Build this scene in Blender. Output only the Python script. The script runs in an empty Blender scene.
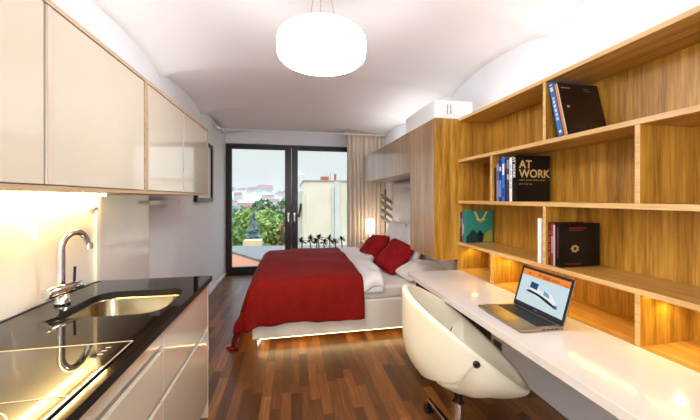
import bpy, bmesh, math, random
from mathutils import Vector, Matrix
random.seed(7)
C = bpy.context.scene.collection
PI = math.pi

# ------------------------------------------------------------------ helpers
def lin(h):
    h = h.lstrip('#')
    v = [int(h[i:i+2], 16)/255 for i in (0, 2, 4)]
    return tuple((x/12.92 if x <= .04045 else ((x+.055)/1.055)**2.4) for x in v) + (1,)

class MB:
    def __init__(s): s.v = []; s.f = []; s.sm = []
    def add(s, vs, fs, smooth=False):
        n = len(s.v); s.v += [tuple(v) for v in vs]
        for f in fs: s.f.append(tuple(i+n for i in f)); s.sm.append(smooth)
        return s
    def box(s, x0, x1, y0, y1, z0, z1):
        vs = [(x, y, z) for z in (z0, z1) for y in (y0, y1) for x in (x0, x1)]
        return s.add(vs, [(0,2,3,1), (4,5,7,6), (0,1,5,4), (2,6,7,3), (0,4,6,2), (1,3,7,5)])
    def xbox(s, M, x0, x1, y0, y1, z0, z1):
        vs = [M @ Vector((x, y, z)) for z in (z0, z1) for y in (y0, y1) for x in (x0, x1)]
        return s.add(vs, [(0,2,3,1), (4,5,7,6), (0,1,5,4), (2,6,7,3), (0,4,6,2), (1,3,7,5)])
    def prism(s, pts, z0, z1):
        n = len(pts)
        vs = [(x, y, z0) for x, y in pts] + [(x, y, z1) for x, y in pts]
        fs = [tuple(range(n-1, -1, -1)), tuple(range(n, 2*n))] + [(i, (i+1) % n, n+(i+1) % n, n+i) for i in range(n)]
        return s.add(vs, fs)
    def tube(s, pts, r, n=12, caps=True):
        pts = [Vector(p) for p in pts]
        rs = r if isinstance(r, (list, tuple)) else [r]*len(pts)
        vs = []; up = None
        for i, p in enumerate(pts):
            d = (pts[min(i+1, len(pts)-1)] - pts[max(i-1, 0)]).normalized()
            if up is None:
                up = Vector((0, 0, 1)) if abs(d.z) < .9 else Vector((1, 0, 0))
            a = (up - d*up.dot(d)).normalized(); b = d.cross(a); up = a
            for k in range(n):
                t = 2*PI*k/n
                vs.append(p + (a*math.cos(t) + b*math.sin(t))*rs[i])
        fs = []
        for i in range(len(pts)-1):
            for k in range(n):
                fs.append((i*n+k, i*n+(k+1) % n, (i+1)*n+(k+1) % n, (i+1)*n+k))
        s.add(vs, fs, True)
        if caps:
            s.add(vs[:n], [tuple(range(n-1, -1, -1))]); s.add(vs[-n:], [tuple(range(n))])
        return s
    def lathe(s, prof, c=(0, 0, 0), n=32, smooth=True):
        vs = []; m = len(prof)
        for k in range(n):
            t = 2*PI*k/n
            for r, z in prof: vs.append((c[0]+r*math.cos(t), c[1]+r*math.sin(t), c[2]+z))
        fs = []
        for k in range(n):
            for i in range(m-1):
                a = k*m+i; b = ((k+1) % n)*m+i
                fs.append((a, b, b+1, a+1))
        return s.add(vs, fs, smooth)
    def grid(s, fn, nu, nv, smooth=True, closed=False):
        vs = [fn(i/nu, j/nv) for i in range(nu+1) for j in range(nv+1)]
        w = nv+1
        return s.add(vs, [(i*w+j, (i+1)*w+j, (i+1)*w+j+1, i*w+j+1) for i in range(nu) for j in range(nv)], smooth)
    def quad(s, a, b, c, d): return s.add([a, b, c, d], [(0, 1, 2, 3)])

OFF = {}
def build(name, mb, mat, parent=None, bevel=0, seg=2, world=True, weld=False, sub=0, solid=0, off=0):
    o0 = OFF.get(parent.name, Vector((0, 0, 0))) if (parent and world) else Vector((0, 0, 0))
    me = bpy.data.meshes.new(name)
    me.from_pydata([tuple(Vector(v)-o0) for v in mb.v], [], mb.f)
    for p, sm in zip(me.polygons, mb.sm): p.use_smooth = sm
    bm = bmesh.new(); bm.from_mesh(me)
    if weld: bmesh.ops.remove_doubles(bm, verts=bm.verts, dist=1e-4)
    bmesh.ops.recalc_face_normals(bm, faces=bm.faces)
    bm.to_mesh(me); bm.free()
    o = bpy.data.objects.new(name, me); C.objects.link(o)
    if mat: me.materials.append(mat)
    if parent: o.parent = parent
    OFF[o.name] = o0
    if solid:
        m = o.modifiers.new('s', 'SOLIDIFY'); m.thickness = solid; m.offset = off
    if bevel:
        m = o.modifiers.new('b', 'BEVEL'); m.width = bevel; m.segments = seg; m.limit_method = 'ANGLE'; m.angle_limit = .6
    if sub:
        m = o.modifiers.new('u', 'SUBSURF'); m.levels = sub; m.render_levels = sub
    return o

def tag(o, label=None, cat=None, group=None, kind=None):
    if label: o['label'] = label
    if cat: o['category'] = cat
    if group: o['group'] = group
    if kind: o['kind'] = kind
    return o
def thing(name, label, cat, loc=(0, 0, 0), rz=0, group=None):
    o = bpy.data.objects.new(name, None); C.objects.link(o); o.empty_display_size = .05
    o.location = loc; o.rotation_euler = (0, 0, rz); OFF[o.name] = Vector(loc)
    return tag(o, label, cat, group)
def struct(name, mb, mat, **k): return tag(build(name, mb, mat, **k), kind='structure')

def text_mb(s, size, M, bold=0.0):
    cu = bpy.data.curves.new('t', 'FONT'); cu.body = s; cu.size = size; cu.offset = bold; cu.resolution_u = 3
    cu.extrude = .0006
    o = bpy.data.objects.new('t', cu); C.objects.link(o)
    dg = bpy.context.evaluated_depsgraph_get(); me = bpy.data.meshes.new_from_object(o.evaluated_get(dg))
    mb = MB().add([M @ v.co for v in me.vertices], [tuple(p.vertices) for p in me.polygons])
    bpy.data.objects.remove(o); bpy.data.curves.remove(cu); bpy.data.meshes.remove(me)
    return mb

# ------------------------------------------------------------------ materials
def nmat(name):
    m = bpy.data.materials.new(name); m.use_nodes = True
    nt = m.node_tree; b = nt.nodes['Principled BSDF']
    return m, nt, b
def N(nt, t, **k):
    n = nt.nodes.new(t)
    for a, v in k.items():
        if hasattr(n, a) and not a.startswith('i_'): setattr(n, a, v)
    return n
def L(nt, a, b): nt.links.new(a, b)
def mathn(nt, op, a, b=None):
    n = nt.nodes.new('ShaderNodeMath'); n.operation = op
    for i, v in enumerate((a, b)):
        if v is None: continue
        if isinstance(v, (int, float)): n.inputs[i].default_value = v
        else: L(nt, v, n.inputs[i])
    return n.outputs[0]
def setp(b, rough=.5, metal=0, coat=0, coat_r=.03, spec=None, sheen=0):
    b.inputs['Roughness'].default_value = rough; b.inputs['Metallic'].default_value = metal
    b.inputs['Coat Weight'].default_value = coat; b.inputs['Coat Roughness'].default_value = coat_r
    if spec is not None: b.inputs['Specular IOR Level'].default_value = spec
    if sheen: b.inputs['Sheen Weight'].default_value = sheen
def plain(name, col, rough=.5, var=.04, scale=6, bump=0, bscale=60, **k):
    m, nt, b = nmat(name); setp(b, rough, **k)
    tc = N(nt, 'ShaderNodeTexCoord'); no = N(nt, 'ShaderNodeTexNoise'); no.inputs['Scale'].default_value = scale
    no.inputs['Detail'].default_value = 3
    L(nt, tc.outputs['Object'], no.inputs['Vector'])
    cr = N(nt, 'ShaderNodeValToRGB'); c = lin(col)
    cr.color_ramp.elements[0].position = .3; cr.color_ramp.elements[1].position = .7
    cr.color_ramp.elements[0].color = tuple(x*(1-var) for x in c[:3])+(1,)
    cr.color_ramp.elements[1].color = tuple(min(1, x*(1+var)) for x in c[:3])+(1,)
    L(nt, no.outputs['Fac'], cr.inputs['Fac']); L(nt, cr.outputs['Color'], b.inputs['Base Color'])
    if bump:
        n2 = N(nt, 'ShaderNodeTexNoise'); n2.inputs['Scale'].default_value = bscale; n2.inputs['Detail'].default_value = 4
        L(nt, tc.outputs['Object'], n2.inputs['Vector'])
        bp = N(nt, 'ShaderNodeBump'); bp.inputs['Strength'].default_value = bump; bp.inputs['Distance'].default_value = .01
        L(nt, n2.outputs['Fac'], bp.inputs['Height']); L(nt, bp.outputs['Normal'], b.inputs['Normal'])
    return m
def wood(name, dark, mid, light, axis='Z', rough=.42, coat=0, tight=1.0):
    m, nt, b = nmat(name); setp(b, rough, coat=coat, coat_r=.15)
    tc = N(nt, 'ShaderNodeTexCoord'); mp = N(nt, 'ShaderNodeMapping')
    s = {'X': (.05, 1, 1), 'Y': (1, .05, 1), 'Z': (1, 1, .05)}[axis]
    mp.inputs['Scale'].default_value = tuple(v*tight for v in s)
    L(nt, tc.outputs['Object'], mp.inputs['Vector'])
    a = N(nt, 'ShaderNodeTexNoise'); a.inputs['Scale'].default_value = 22; a.inputs['Detail'].default_value = 5; a.inputs['Roughness'].default_value = .65
    d = N(nt, 'ShaderNodeTexNoise'); d.inputs['Scale'].default_value = 120; d.inputs['Detail'].default_value = 3
    e = N(nt, 'ShaderNodeTexNoise'); e.inputs['Scale'].default_value = 4.5; e.inputs['Detail'].default_value = 2; e.inputs['Distortion'].default_value = .5
    for n in (a, d, e): L(nt, mp.outputs['Vector'], n.inputs['Vector'])
    f = mathn(nt, 'ADD', mathn(nt, 'MULTIPLY', a.outputs['Fac'], .5), mathn(nt, 'ADD', mathn(nt, 'MULTIPLY', d.outputs['Fac'], .25), mathn(nt, 'MULTIPLY', e.outputs['Fac'], .25)))
    cr = N(nt, 'ShaderNodeValToRGB'); el = cr.color_ramp.elements
    el[0].position = .38; el[0].color = lin(dark); el[1].position = .62; el[1].color = lin(light)
    x = el.new(.5); x.color = lin(mid)
    L(nt, f, cr.inputs['Fac']); L(nt, cr.outputs['Color'], b.inputs['Base Color'])
    bp = N(nt, 'ShaderNodeBump'); bp.inputs['Strength'].default_value = .06; bp.inputs['Distance'].default_value = .004
    L(nt, f, bp.inputs['Height']); L(nt, bp.outputs['Normal'], b.inputs['Normal'])
    return m
def emit(name, col, st):
    m, nt, b = nmat(name)
    c = lin(col); b.inputs['Base Color'].default_value = c
    b.inputs['Emission Color'].default_value = c; b.inputs['Emission Strength'].default_value = st
    return m
def screenmat(name, col, st=1.0):
    m, nt, b = nmat(name); setp(b, .25)
    b.inputs['Base Color'].default_value = (.01, .01, .01, 1)
    b.inputs['Emission Color'].default_value = lin(col); b.inputs['Emission Strength'].default_value = st
    return m

def floor_mat():
    m, nt, b = nmat('walnut parquet')
    tc = N(nt, 'ShaderNodeTexCoord'); sp = N(nt, 'ShaderNodeSeparateXYZ'); L(nt, tc.outputs['Object'], sp.inputs[0])
    W, LEN = .068, .46
    u = mathn(nt, 'DIVIDE', sp.outputs['X'], W); row = mathn(nt, 'FLOOR', u)
    wn = N(nt, 'ShaderNodeTexWhiteNoise'); wn.noise_dimensions = '1D'; L(nt, row, wn.inputs['W'])
    v = mathn(nt, 'ADD', mathn(nt, 'DIVIDE', sp.outputs['Y'], LEN), mathn(nt, 'MULTIPLY', wn.outputs['Value'], 7.3))
    idx = mathn(nt, 'FLOOR', v)
    cv = N(nt, 'ShaderNodeCombineXYZ'); L(nt, row, cv.inputs[0]); L(nt, idx, cv.inputs[1])
    w2 = N(nt, 'ShaderNodeTexWhiteNoise'); w2.noise_dimensions = '3D'; L(nt, cv.outputs[0], w2.inputs['Vector'])
    # grain
    mp = N(nt, 'ShaderNodeMapping'); mp.inputs['Scale'].default_value = (1, .09, 1); L(nt, tc.outputs['Object'], mp.inputs['Vector'])
    ad = N(nt, 'ShaderNodeVectorMath'); ad.operation = 'ADD'; L(nt, mp.outputs[0], ad.inputs[0])
    sc = N(nt, 'ShaderNodeVectorMath'); sc.operation = 'SCALE'; sc.inputs['Scale'].default_value = 20
    L(nt, w2.outputs['Color'], sc.inputs[0]); L(nt, sc.outputs[0], ad.inputs[1])
    g = N(nt, 'ShaderNodeTexNoise'); g.inputs['Scale'].default_value = 55; g.inputs['Detail'].default_value = 5; g.inputs['Distortion'].default_value = .8
    L(nt, ad.outputs[0], g.inputs['Vector'])
    f = mathn(nt, 'ADD', mathn(nt, 'MULTIPLY', w2.outputs['Value'], .5), mathn(nt, 'MULTIPLY', g.outputs['Fac'], .55))
    cr = N(nt, 'ShaderNodeValToRGB'); el = cr.color_ramp.elements
    el[0].position = .15; el[0].color = lin('#46260f'); el[1].position = .95; el[1].color = lin('#b87c42')
    x = el.new(.5); x.color = lin('#67401f'); x = el.new(.75); x.color = lin('#8a562a')
    L(nt, f, cr.inputs['Fac'])
    fu = mathn(nt, 'FRACT', u); fv = mathn(nt, 'FRACT', v)
    e1 = mathn(nt, 'LESS_THAN', fu, .022); e2 = mathn(nt, 'LESS_THAN', fv, .006)
    ed = mathn(nt, 'MAXIMUM', e1, e2)
    mx = N(nt, 'ShaderNodeMix'); mx.data_type = 'RGBA'; L(nt, mathn(nt, 'MULTIPLY', ed, .6), mx.inputs[0])
    L(nt, cr.outputs['Color'], mx.inputs[6]); mx.inputs[7].default_value = lin('#1a0c05')
    L(nt, mx.outputs[2], b.inputs['Base Color'])
    rr = N(nt, 'ShaderNodeMapRange'); rr.inputs[3].default_value = .26; rr.inputs[4].default_value = .46
    L(nt, g.outputs['Fac'], rr.inputs[0]); L(nt, rr.outputs[0], b.inputs['Roughness'])
    bp = N(nt, 'ShaderNodeBump'); bp.inputs['Strength'].default_value = .12; bp.inputs['Distance'].default_value = .003
    L(nt, mathn(nt, 'SUBTRACT', g.outputs['Fac'], ed), bp.inputs['Height']); L(nt, bp.outputs['Normal'], b.inputs['Normal'])
    return m

def glass_mat():
    m, nt, b = nmat('window glass'); nt.nodes.remove(b)
    out = [n for n in nt.nodes if n.type == 'OUTPUT_MATERIAL'][0]
    t = N(nt, 'ShaderNodeBsdfTransparent'); g = N(nt, 'ShaderNodeBsdfGlossy'); g.inputs['Roughness'].default_value = .02
    fr = N(nt, 'ShaderNodeFresnel'); fr.inputs['IOR'].default_value = 1.16
    t.inputs['Color'].default_value = (.96, .98, .97, 1)
    mx = N(nt, 'ShaderNodeMixShader'); L(nt, fr.outputs[0], mx.inputs[0]); L(nt, t.outputs[0], mx.inputs[1]); L(nt, g.outputs[0], mx.inputs[2])
    L(nt, mx.outputs[0], out.inputs['Surface'])
    return m
def leafmat(name, c1, c2):
    m, nt, b = nmat(name); setp(b, .6)
    tc = N(nt, 'ShaderNodeTexCoord'); no = N(nt, 'ShaderNodeTexNoise'); no.inputs['Scale'].default_value = 1.3; no.inputs['Detail'].default_value = 6
    L(nt, tc.outputs['Object'], no.inputs['Vector'])
    cr = N(nt, 'ShaderNodeValToRGB'); cr.color_ramp.elements[0].position = .35; cr.color_ramp.elements[1].position = .68
    cr.color_ramp.elements[0].color = lin(c1); cr.color_ramp.elements[1].color = lin(c2)
    L(nt, no.outputs['Fac'], cr.inputs['Fac']); L(nt, cr.outputs['Color'], b.inputs['Base Color'])
    return m

M = {}
M['wall'] = plain('white painted plaster', '#eef0f3', .85, .012, 2, bump=.03, bscale=40)
M['ceil'] = plain('white vault plaster', '#f4f0ee', .9, .01, 1.5, bump=.02, bscale=30)
M['floor'] = floor_mat()
M['oak_z'] = wood('oak veneer vertical', '#7c5414', '#b07e26', '#d0a046', 'Z', .42)
M['oak_y'] = wood('oak veneer shelf', '#9c6c26', '#bd8c42', '#d4a95e', 'Y', .4)
M['oak_lit_edge'] = wood('oak lit front edge', '#b98f55', '#d0a86e', '#dfbc86', 'Y', .4)  # lighter oak for front faces: caught room light put into the colour
M['oak_front'] = wood('satin oak front', '#8d6a49', '#a98662', '#bd9b76', 'Z', .3, coat=.6)
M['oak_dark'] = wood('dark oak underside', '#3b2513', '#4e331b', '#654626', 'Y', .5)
M['cream_gloss'] = plain('cream lacquered glass', '#ddd2bb', .12, .01, 2, coat=1, coat_r=.015)
M['edgestrip'] = plain('pale aluminium door edge', '#d5c3b0', .4, .02, 6)
M['oakedge'] = wood('oak cabinet edge', '#ab8d68', '#c0a480', '#cfb694', 'Y', .45)
M['white_gloss'] = plain('white back painted glass', '#f1ebe2', .1, .008, 2, coat=1, coat_r=.02)
M['desk_white'] = plain('white gloss laminate', '#e2dbd3', .16, .01, 3, coat=.6, coat_r=.03)
M['drawer_white'] = plain('cream white drawer lacquer', '#e8ddcb', .2, .01, 3, coat=.6, coat_r=.05)
M['stone'] = plain('black polished worktop', '#0d0b09', .05, .3, 30, spec=.6)
M['hobglass'] = plain('black ceramic glass', '#0b0a08', .04, .2, 20, coat=1, coat_r=.01)
M['mark'] = plain('pale hob marking', '#cfc7a8', .4)
M['steel'] = plain('brushed stainless steel', '#b3a687', .22, .08, 12, metal=1)  # golden tint: LED glow on neutral steel put into the colour
M['chrome'] = plain('polished chrome', '#e6e4e0', .07, .02, 8, metal=1)
M['alu'] = plain('silver aluminium', '#a9a5a0', .34, .03, 20, metal=1)
M['lapalu'] = plain('champagne aluminium', '#a89a86', .38, .03, 20, metal=.85)
M['black'] = plain('black plastic', '#0e0d0d', .4, .1, 20)
M['frame'] = plain('dark window frame', '#241d1c', .38, .08, 10)
M['glass'] = glass_mat()
M['silver'] = plain('satin silver handle', '#d9d9da', .25, .02, 8, metal=.9)
M['red'] = plain('red quilted cotton', '#84120a', .85, .1, 9, bump=.5, bscale=90, spec=.2)
M['redpil'] = plain('red pillow fabric', '#8e1016', .85, .1, 14, bump=.25, bscale=120, spec=.2)
M['linen'] = plain('white bed linen', '#f0ecea', .85, .015, 5, bump=.12, bscale=18)
M['sheet'] = plain('cream fitted sheet', '#ebe4dc', .85, .02, 5, bump=.12, bscale=18)
M['leather'] = plain('cream leatherette', '#eae2d2', .42, .02, 8, bump=.06, bscale=140)
M['chairl'] = plain('ivory chair leather', '#ebe3c9', .36, .02, 6, bump=.05, bscale=160, coat=.15, coat_r=.2)
M['headb'] = plain('white tufted leatherette', '#f0ecec', .5, .02, 8)
M['curtain'] = plain('beige curtain fabric', '#dccebd', .9, .02, 5, bump=.2, bscale=150)
M['mat'] = plain('white picture mount', '#eeeef0', .5)
M['metal_leaf'] = plain('brushed bronze fin', '#b8b09c', .35, .1, 10, metal=.5)
M['whitep'] = plain('white plastic', '#efefef', .4, .01)
M['drum'] = emit('glowing lamp shade', '#f3f3fb', 14)
M['kled'] = emit('kitchen led strip', '#ffe29c', 32)
M['bled'] = emit('bed led strip', '#ffdc9c', 6)
M['sled'] = emit('shelf led strip', '#ffd456', 18)
M['puck'] = emit('puck light lens', '#ffd070', 4)
M['shade'] = emit('glowing bedside shade', '#ffe9cc', 5)

# ------------------------------------------------------------------ room shell
XL, XR, YB, YW = -1.17, 1.72, -1.6, 5.80
struct('floor', MB().box(XL-.1, XR+.1, YB-.1, YW+.25, -.12, 0), M['floor'])
struct('wall_left', MB().box(XL-.12, XL, YB-.12, YW+.3, 0, 2.9), M['wall'])
struct('wall_right', MB().box(XR, XR+.12, YB-.12, YW+.3, 0, 2.9), M['wall'])
struct('wall_back', MB().box(XL, XR, YB-.12, YB, 0, 2.9), M['wall'])
wf = MB().box(XL, XR, YW-.02, YW+.28, 2.40, 2.9); wf.box(1.19, XR, YW-.02, YW+.28, 0, 2.40)
struct('wall_window', wf, M['wall'])
cl = MB()
y = -2.0
while y < YW+.2:
    y0, y1 = y, y+1.25
    def fn(u, v, y0=y0, y1=y1):
        x = XL-.05 + (XR-XL+.1)*u; yy = y0+(y1-y0)*v
        s = (2*v-1); t = (2*u-1)
        return (x, min(max(yy, YB-.05), YW+.2), 2.50 + .15*(1-(1-math.sqrt(max(0, 1-.9*s*s)))*(.08+.92*t**6)) + .07*(1-t*t))
    cl.grid(fn, 24, 28)
    y += 1.25
struct('ceiling', cl, M['ceil'], solid=.12, off=0, weld=True)
struct('baseboard_left', MB().box(XL, XL+.012, 2.12, YW, 0, .05), M['wall'])
# backsplash glass and the second glass panel on the kitchen wall
struct('trim_1', MB().box(XL, XL+.025, .1, 2.034, .905, 1.425), M['white_gloss'])
struct('trim_2', MB().box(XL, XL+.02, 2.08, 2.75, .0, 1.425), M['white_gloss'])

struct('trim_4', MB().box(XL, XL+.04, 2.035, 2.0755, .905, 1.4245), M['white_gloss'])
# window
w = MB(); fy0, fy1 = 5.72, 5.80
def frame_mb(x0, x1, z0, z1, t, ya, yb, tb=None):
    m = MB(); tb = tb or t
    m.box(x0, x0+t, ya, yb, z0, z1); m.box(x1-t, x1, ya, yb, z0, z1)
    m.box(x0+t, x1-t, ya, yb, z1-t, z1); m.box(x0+t, x1-t, ya, yb, z0, z0+tb)
    return m
win = struct('window_1', frame_mb(-1.168, 1.19, 0, 2.395, .035, 5.80, 5.88), M['frame'], bevel=.004)
for k, (x0, x1) in enumerate(((-1.133, .005), (.005, 1.155))):
    tl_, tr_ = (.066, .118) if k == 0 else (.118, .066)
    fm = MB(); a_, b_ = x0+.002, x1-.002
    fm.box(a_, a_+tl_, 5.775, 5.855, .036, 2.36); fm.box(b_-tr_, b_, 5.775, 5.855, .036, 2.36)
    fm.box(a_+tl_, b_-tr_, 5.775, 5.855, 2.305, 2.36); fm.box(a_+tl_, b_-tr_, 5.775, 5.855, .036, .135)
    s = build('sash', fm, M['frame'], win, bevel=.006)
    build('pane', MB().box(a_+tl_-.005, b_-tr_+.005, 5.81, 5.816, .13, 2.31), M['glass'], s)
    hx = -.05 if k == 0 else .062
    h = MB().box(hx-.014, hx+.014, 5.765, 5.776, .98, 1.12)
    h.tube([(hx, 5.77, 1.08), (hx, 5.735, 1.08), (hx, 5.73, 1.07), (hx, 5.73, .95)], .009, 10)
    build('handle', h, M['silver'], s)
struct('trim_3', MB().box(-1.168, 1.19, 5.72, 5.80, 0, .012), M['frame'])   # threshold

# ------------------------------------------------------------------ kitchen
XC, XU = -.50, -.79
def base_cab(y0, y1, kind, label):
    t = thing('base_cabinet', label, 'kitchen cabinet', (-.85, (y0+y1)/2, 0), 0, 'kitchen base cabinets')
    c = MB().box(-1.14, XC-.045, y0+.001, y1-.001, .10, .118)
    c.box(-1.14, -1.125, y0+.001, y1-.001, .119, .865); c.box(XC-.06, XC-.045, y0+.001, y1-.001, .119, .865)
    c.box(-1.124, XC-.061, y0+.001, y0+.017, .119, .865); c.box(-1.124, XC-.061, y1-.017, y1-.001, .119, .865)
    build('body', c, M['drawer_white'], t)
    build('plinth', MB().box(-1.10, XC-.08, y0+.001, y1-.001, 0, .10), M['drawer_white'], t)
    fx0, fx1 = XC-.042, XC-.022
    bands = ((.105, .555), (.585, .765), (.797, .862)) if kind == 'hob' else ((.105, .555), (.585, .862))
    for z0, z1 in bands:
        d = build('drawer_front' if z1 < .8 else 'front_panel', MB().box(fx0, fx1, y0+.003, y1-.003, z0, z1), M['cream_gloss'], t, bevel=.002)
    for z in ((.57, .781) if kind == 'hob' else (.57,)):
        g = MB().box(XC-.046, XC-.036, y0+.002, y1-.002, z-.015, z+.016)
        build('grip_channel', g, M['alu'], t)
    if kind == 'sink':
        build('side_panel', MB().box(-1.14, XC-.02, y1, y1+.018, 0, .866), M['cream_gloss'], t, bevel=.002)
    return t
base_cab(.56, 1.37, 'hob', 'cream gloss drawer cabinet under the black hob, left of the sink cabinet')
base_cab(1.37, 2.05, 'sink', 'cream gloss base cabinet under the sink, at the window end of the worktop')

# worktop with sink cutout
wt = bmesh.new()
def rrect(x0, x1, y0, y1, r, n=6):
    pts = []
    for cx, cy, a in ((x1-r, y1-r, 0), (x0+r, y1-r, 90), (x0+r, y0+r, 180), (x1-r, y0+r, 270)):
        for k in range(n+1):
            t = math.radians(a+90*k/n); pts.append((cx+r*math.cos(t), cy+r*math.sin(t)))
    return pts
sx0, sx1, sy0, sy1 = -.985, -.565, 1.445, 1.815
hole = rrect(sx0, sx1, sy0, sy1, .085)
def plate_hole(outer, hole, z0, z1):
    bm = bmesh.new(); ed = []
    for loop in (outer, hole):
        vs = [bm.verts.new((x, y, z1)) for x, y in loop]
        ed += [bm.edges.new((vs[i], vs[(i+1) % len(vs)])) for i in range(len(vs))]
    bmesh.ops.triangle_fill(bm, use_beauty=True, edges=ed)
    r = bmesh.ops.extrude_face_region(bm, geom=list(bm.faces))
    for v in r['geom']:
        if isinstance(v, bmesh.types.BMVert): v.co.z = z0
    bmesh.ops.recalc_face_normals(bm, faces=bm.faces)
    m = MB().add([v.co[:] for v in bm.verts], [])
    bm.verts.index_update(); m.add([], [])
    for f in bm.faces: m.f.append(tuple(v.index for v in f.verts)); m.sm.append(False)
    bm.free(); return m
o = build('worktop', plate_hole([(-1.144, .55), (XC, .55), (XC, 2.07), (-1.144, 2.07)], hole, .868, .90), M['stone'])
o.data.materials.append(plain('honed black stone edge', '#14110f', .55, .2, 30))
for p_ in o.data.polygons:
    if abs(p_.normal.z) < .5: p_.material_index = 1
tag(o, 'black polished stone kitchen worktop with a reflection of the tap', 'worktop')
sk = thing('sink', 'stainless steel sink basin set into the black worktop', 'sink', (-.775, 1.63, .70))
sb = MB(); n = len(hole)
def ring(inset, z, r):
    return [(x, y, z) for x, y in rrect(sx0+inset, sx1-inset, sy0+inset, sy1-inset, max(.02, r))]
rings = [ring(-.012, .8665, .09), ring(0.002, .8665, .085), ring(.004, .86, .083), ring(.012, .735, .08), ring(.03, .715, .07), ring(.06, .71, .05)]
vs = [p for r in rings for p in r]
fs = [(i*n+k, i*n+(k+1) % n, (i+1)*n+(k+1) % n, (i+1)*n+k) for i in range(len(rings)-1) for k in range(n)]
fs.append(tuple((len(rings)-1)*n+k for k in range(n)))
sb.add(vs, fs, True)
build('basin', sb, M['steel'], sk)
build('drain', MB().lathe([(0, .006), (.035, .006), (.045, .002), (.045, 0)], (-.775, 1.63, .7105), 24), M['chrome'], sk)

# faucet
fx, fy = -1.055, 1.645
ft = thing('kitchen_faucet', 'chrome gooseneck kitchen tap standing behind the sink', 'tap', (fx, fy, .90))
build('base', MB().lathe([(0, 0), (.03, 0), (.03, .012), (.024, .02), (.024, .055), (0, .055)], (fx, fy, .9005), 24), M['chrome'], ft)
pts = [(fx, fy-.01, .95), (fx, fy-.01, 1.0), (fx, fy-.01, 1.08), (fx, fy-.01, 1.17)]
R = .060
for k in range(1, 12):
    a = PI*k/11*0.93
    pts.append((fx+.012*k/11*3, fy-.01+R*(1-math.cos(a)), 1.17+R*1.05*math.sin(a)))
l = Vector(pts[-1]); pts.append((l.x+.004, l.y+.008, l.z-.03))
build('spout', MB().tube(pts, .0155, 16), M['chrome'], ft)
e = Vector(pts[-1])
build('nozzle', MB().tube([e+Vector((0, -.001, .018)), e+Vector((0, .001, -.012))], .0175, 16), M['chrome'], ft)
b0, b1 = Vector((fx-.012, fy-.085, .972)), Vector((fx+.03, fy+.075, .972))
build('mixer_body', MB().tube([b0, b0.lerp(b1, .03), b0.lerp(b1, .97), b1], [.022, .027, .024, .019], 20), M['chrome'], ft)
lv = b0.lerp(b1, .8)
tag(build('lever', MB().tube([lv+Vector((0, 0, .02)), lv+Vector((0, .004, .095))], .0055, 10), M['black'], ft), 'black lever')

# hob
hb = thing('induction_hob', 'black glass hob with thin pale cooking zone lines, set in the worktop', 'hob', (-.80, .86, .90))
build('glass_top', MB().box(-1.10, -.535, .58, 1.165, .9002, .9055), M['hobglass'], hb, bevel=.002)
mk = MB(); z = .9062
def ringm(cx, cy, r, w=.0022):
    a = [(cx+(r-w)*math.cos(2*PI*k/48), cy+(r-w)*math.sin(2*PI*k/48), z) for k in range(48)]
    b = [(cx+(r+w)*math.cos(2*PI*k/48), cy+(r+w)*math.sin(2*PI*k/48), z) for k in range(48)]
    mk.add(a+b, [(k, (k+1) % 48, 48+(k+1) % 48, 48+k) for k in range(48)])
for c in ((-.94, 1.0, .10), (-.94, .74, .09), (-.70, .74, .10)): ringm(*c)
mk.box(-1.098, -.537, 1.161, 1.1645, z-.0005, z+.0006); mk.box(-.539, -.537, .585, 1.16, z-.0005, z+.0006)
mk.box(-1.09, -.545, .868, .8705, z-.0005, z+.0006)
for k in range(3): mk.box(-.60, -.585, 1.08+.022*k, 1.085+.022*k, z-.0005, z+.0006)
build('zone_marking', mk, M['mark'], hb)

# wall cabinets
ZU0, ZU1 = 1.425, 2.063
def wall_cab(y0, y1, ymid, label):
    t = thing('wall_cabinet', label, 'kitchen cabinet', (-.98, (y0+y1)/2, ZU0), 0, 'kitchen wall cabinets')
    c = MB()
    c.box(XL+.002, XU, y0, y1, ZU1-.018, ZU1); c.box(XL+.002, XU, y0, y1, ZU0, ZU0+.016)
    c.box(XL+.002, XU, y0, y0+.016, ZU0+.016, ZU1-.018); c.box(XL+.002, XU, y1-.016, y1, ZU0+.016, ZU1-.018)
    c.box(XL+.002, XL+.02, y0+.016, y1-.016, ZU0+.016, ZU1-.018)
    build('carcass', c, M['oakedge'], t)
    build('gap_shade', MB().box(XU-.021, XU-.012, ymid-.0045, ymid+.0045, ZU0+.02, ZU1-.023), M['black'], t)  # black strip standing in for the shade inside the door gap
    for a, b in ((y0+.019, ymid-.005), (ymid+.005, y1-.019)):
        d = build('door', MB().box(XU-.02, XU-.002, a, b, ZU0+.019, ZU1-.022), M['cream_gloss'], t, bevel=.003)
        build('edge_strip', MB().box(XU-.0019, XU+.0002, a+.001, a+.016, ZU0+.021, ZU1-.024), M['edgestrip'], d)
    return t
wc0 = wall_cab(.44, 1.853, 1.160, 'cream glass fronted wall cabinet over the hob and tap, nearer the camera')
wc1 = wall_cab(1.856, 3.12, 2.437, 'smaller wall cabinet at the window end, its glass doors reflecting the window')
build('led_strip', MB().box(-1.10, -1.075, .5, 1.84, 1.412, 1.4245), M['kled'], wc0)
build('led_strip', MB().box(-1.10, -1.075, 1.87, 2.02, 1.412, 1.4245), M['kled'], wc1)
so = thing('socket_switch', 'small white switch box at the top right corner of the lit splashback', 'switch', (XL+.025, 2.02, 1.36))
build('plate', MB().box(XL+.0255, XL+.045, 1.99, 2.045, 1.335, 1.39), M['whitep'], so, bevel=.003)
build('rocker', MB().box(XL+.045, XL+.049, 2.0, 2.035, 1.345, 1.38), M['whitep'], so, bevel=.002)
sh = thing('wall_shelf', 'slim white wall shelf under the far end of the wall cabinets', 'shelf', (XL, 2.98, 1.37))
build('board', MB().box(XL+.001, XL+.10, 2.755, 3.20, 1.342, 1.380), M['whitep'], sh, bevel=.004)
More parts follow.
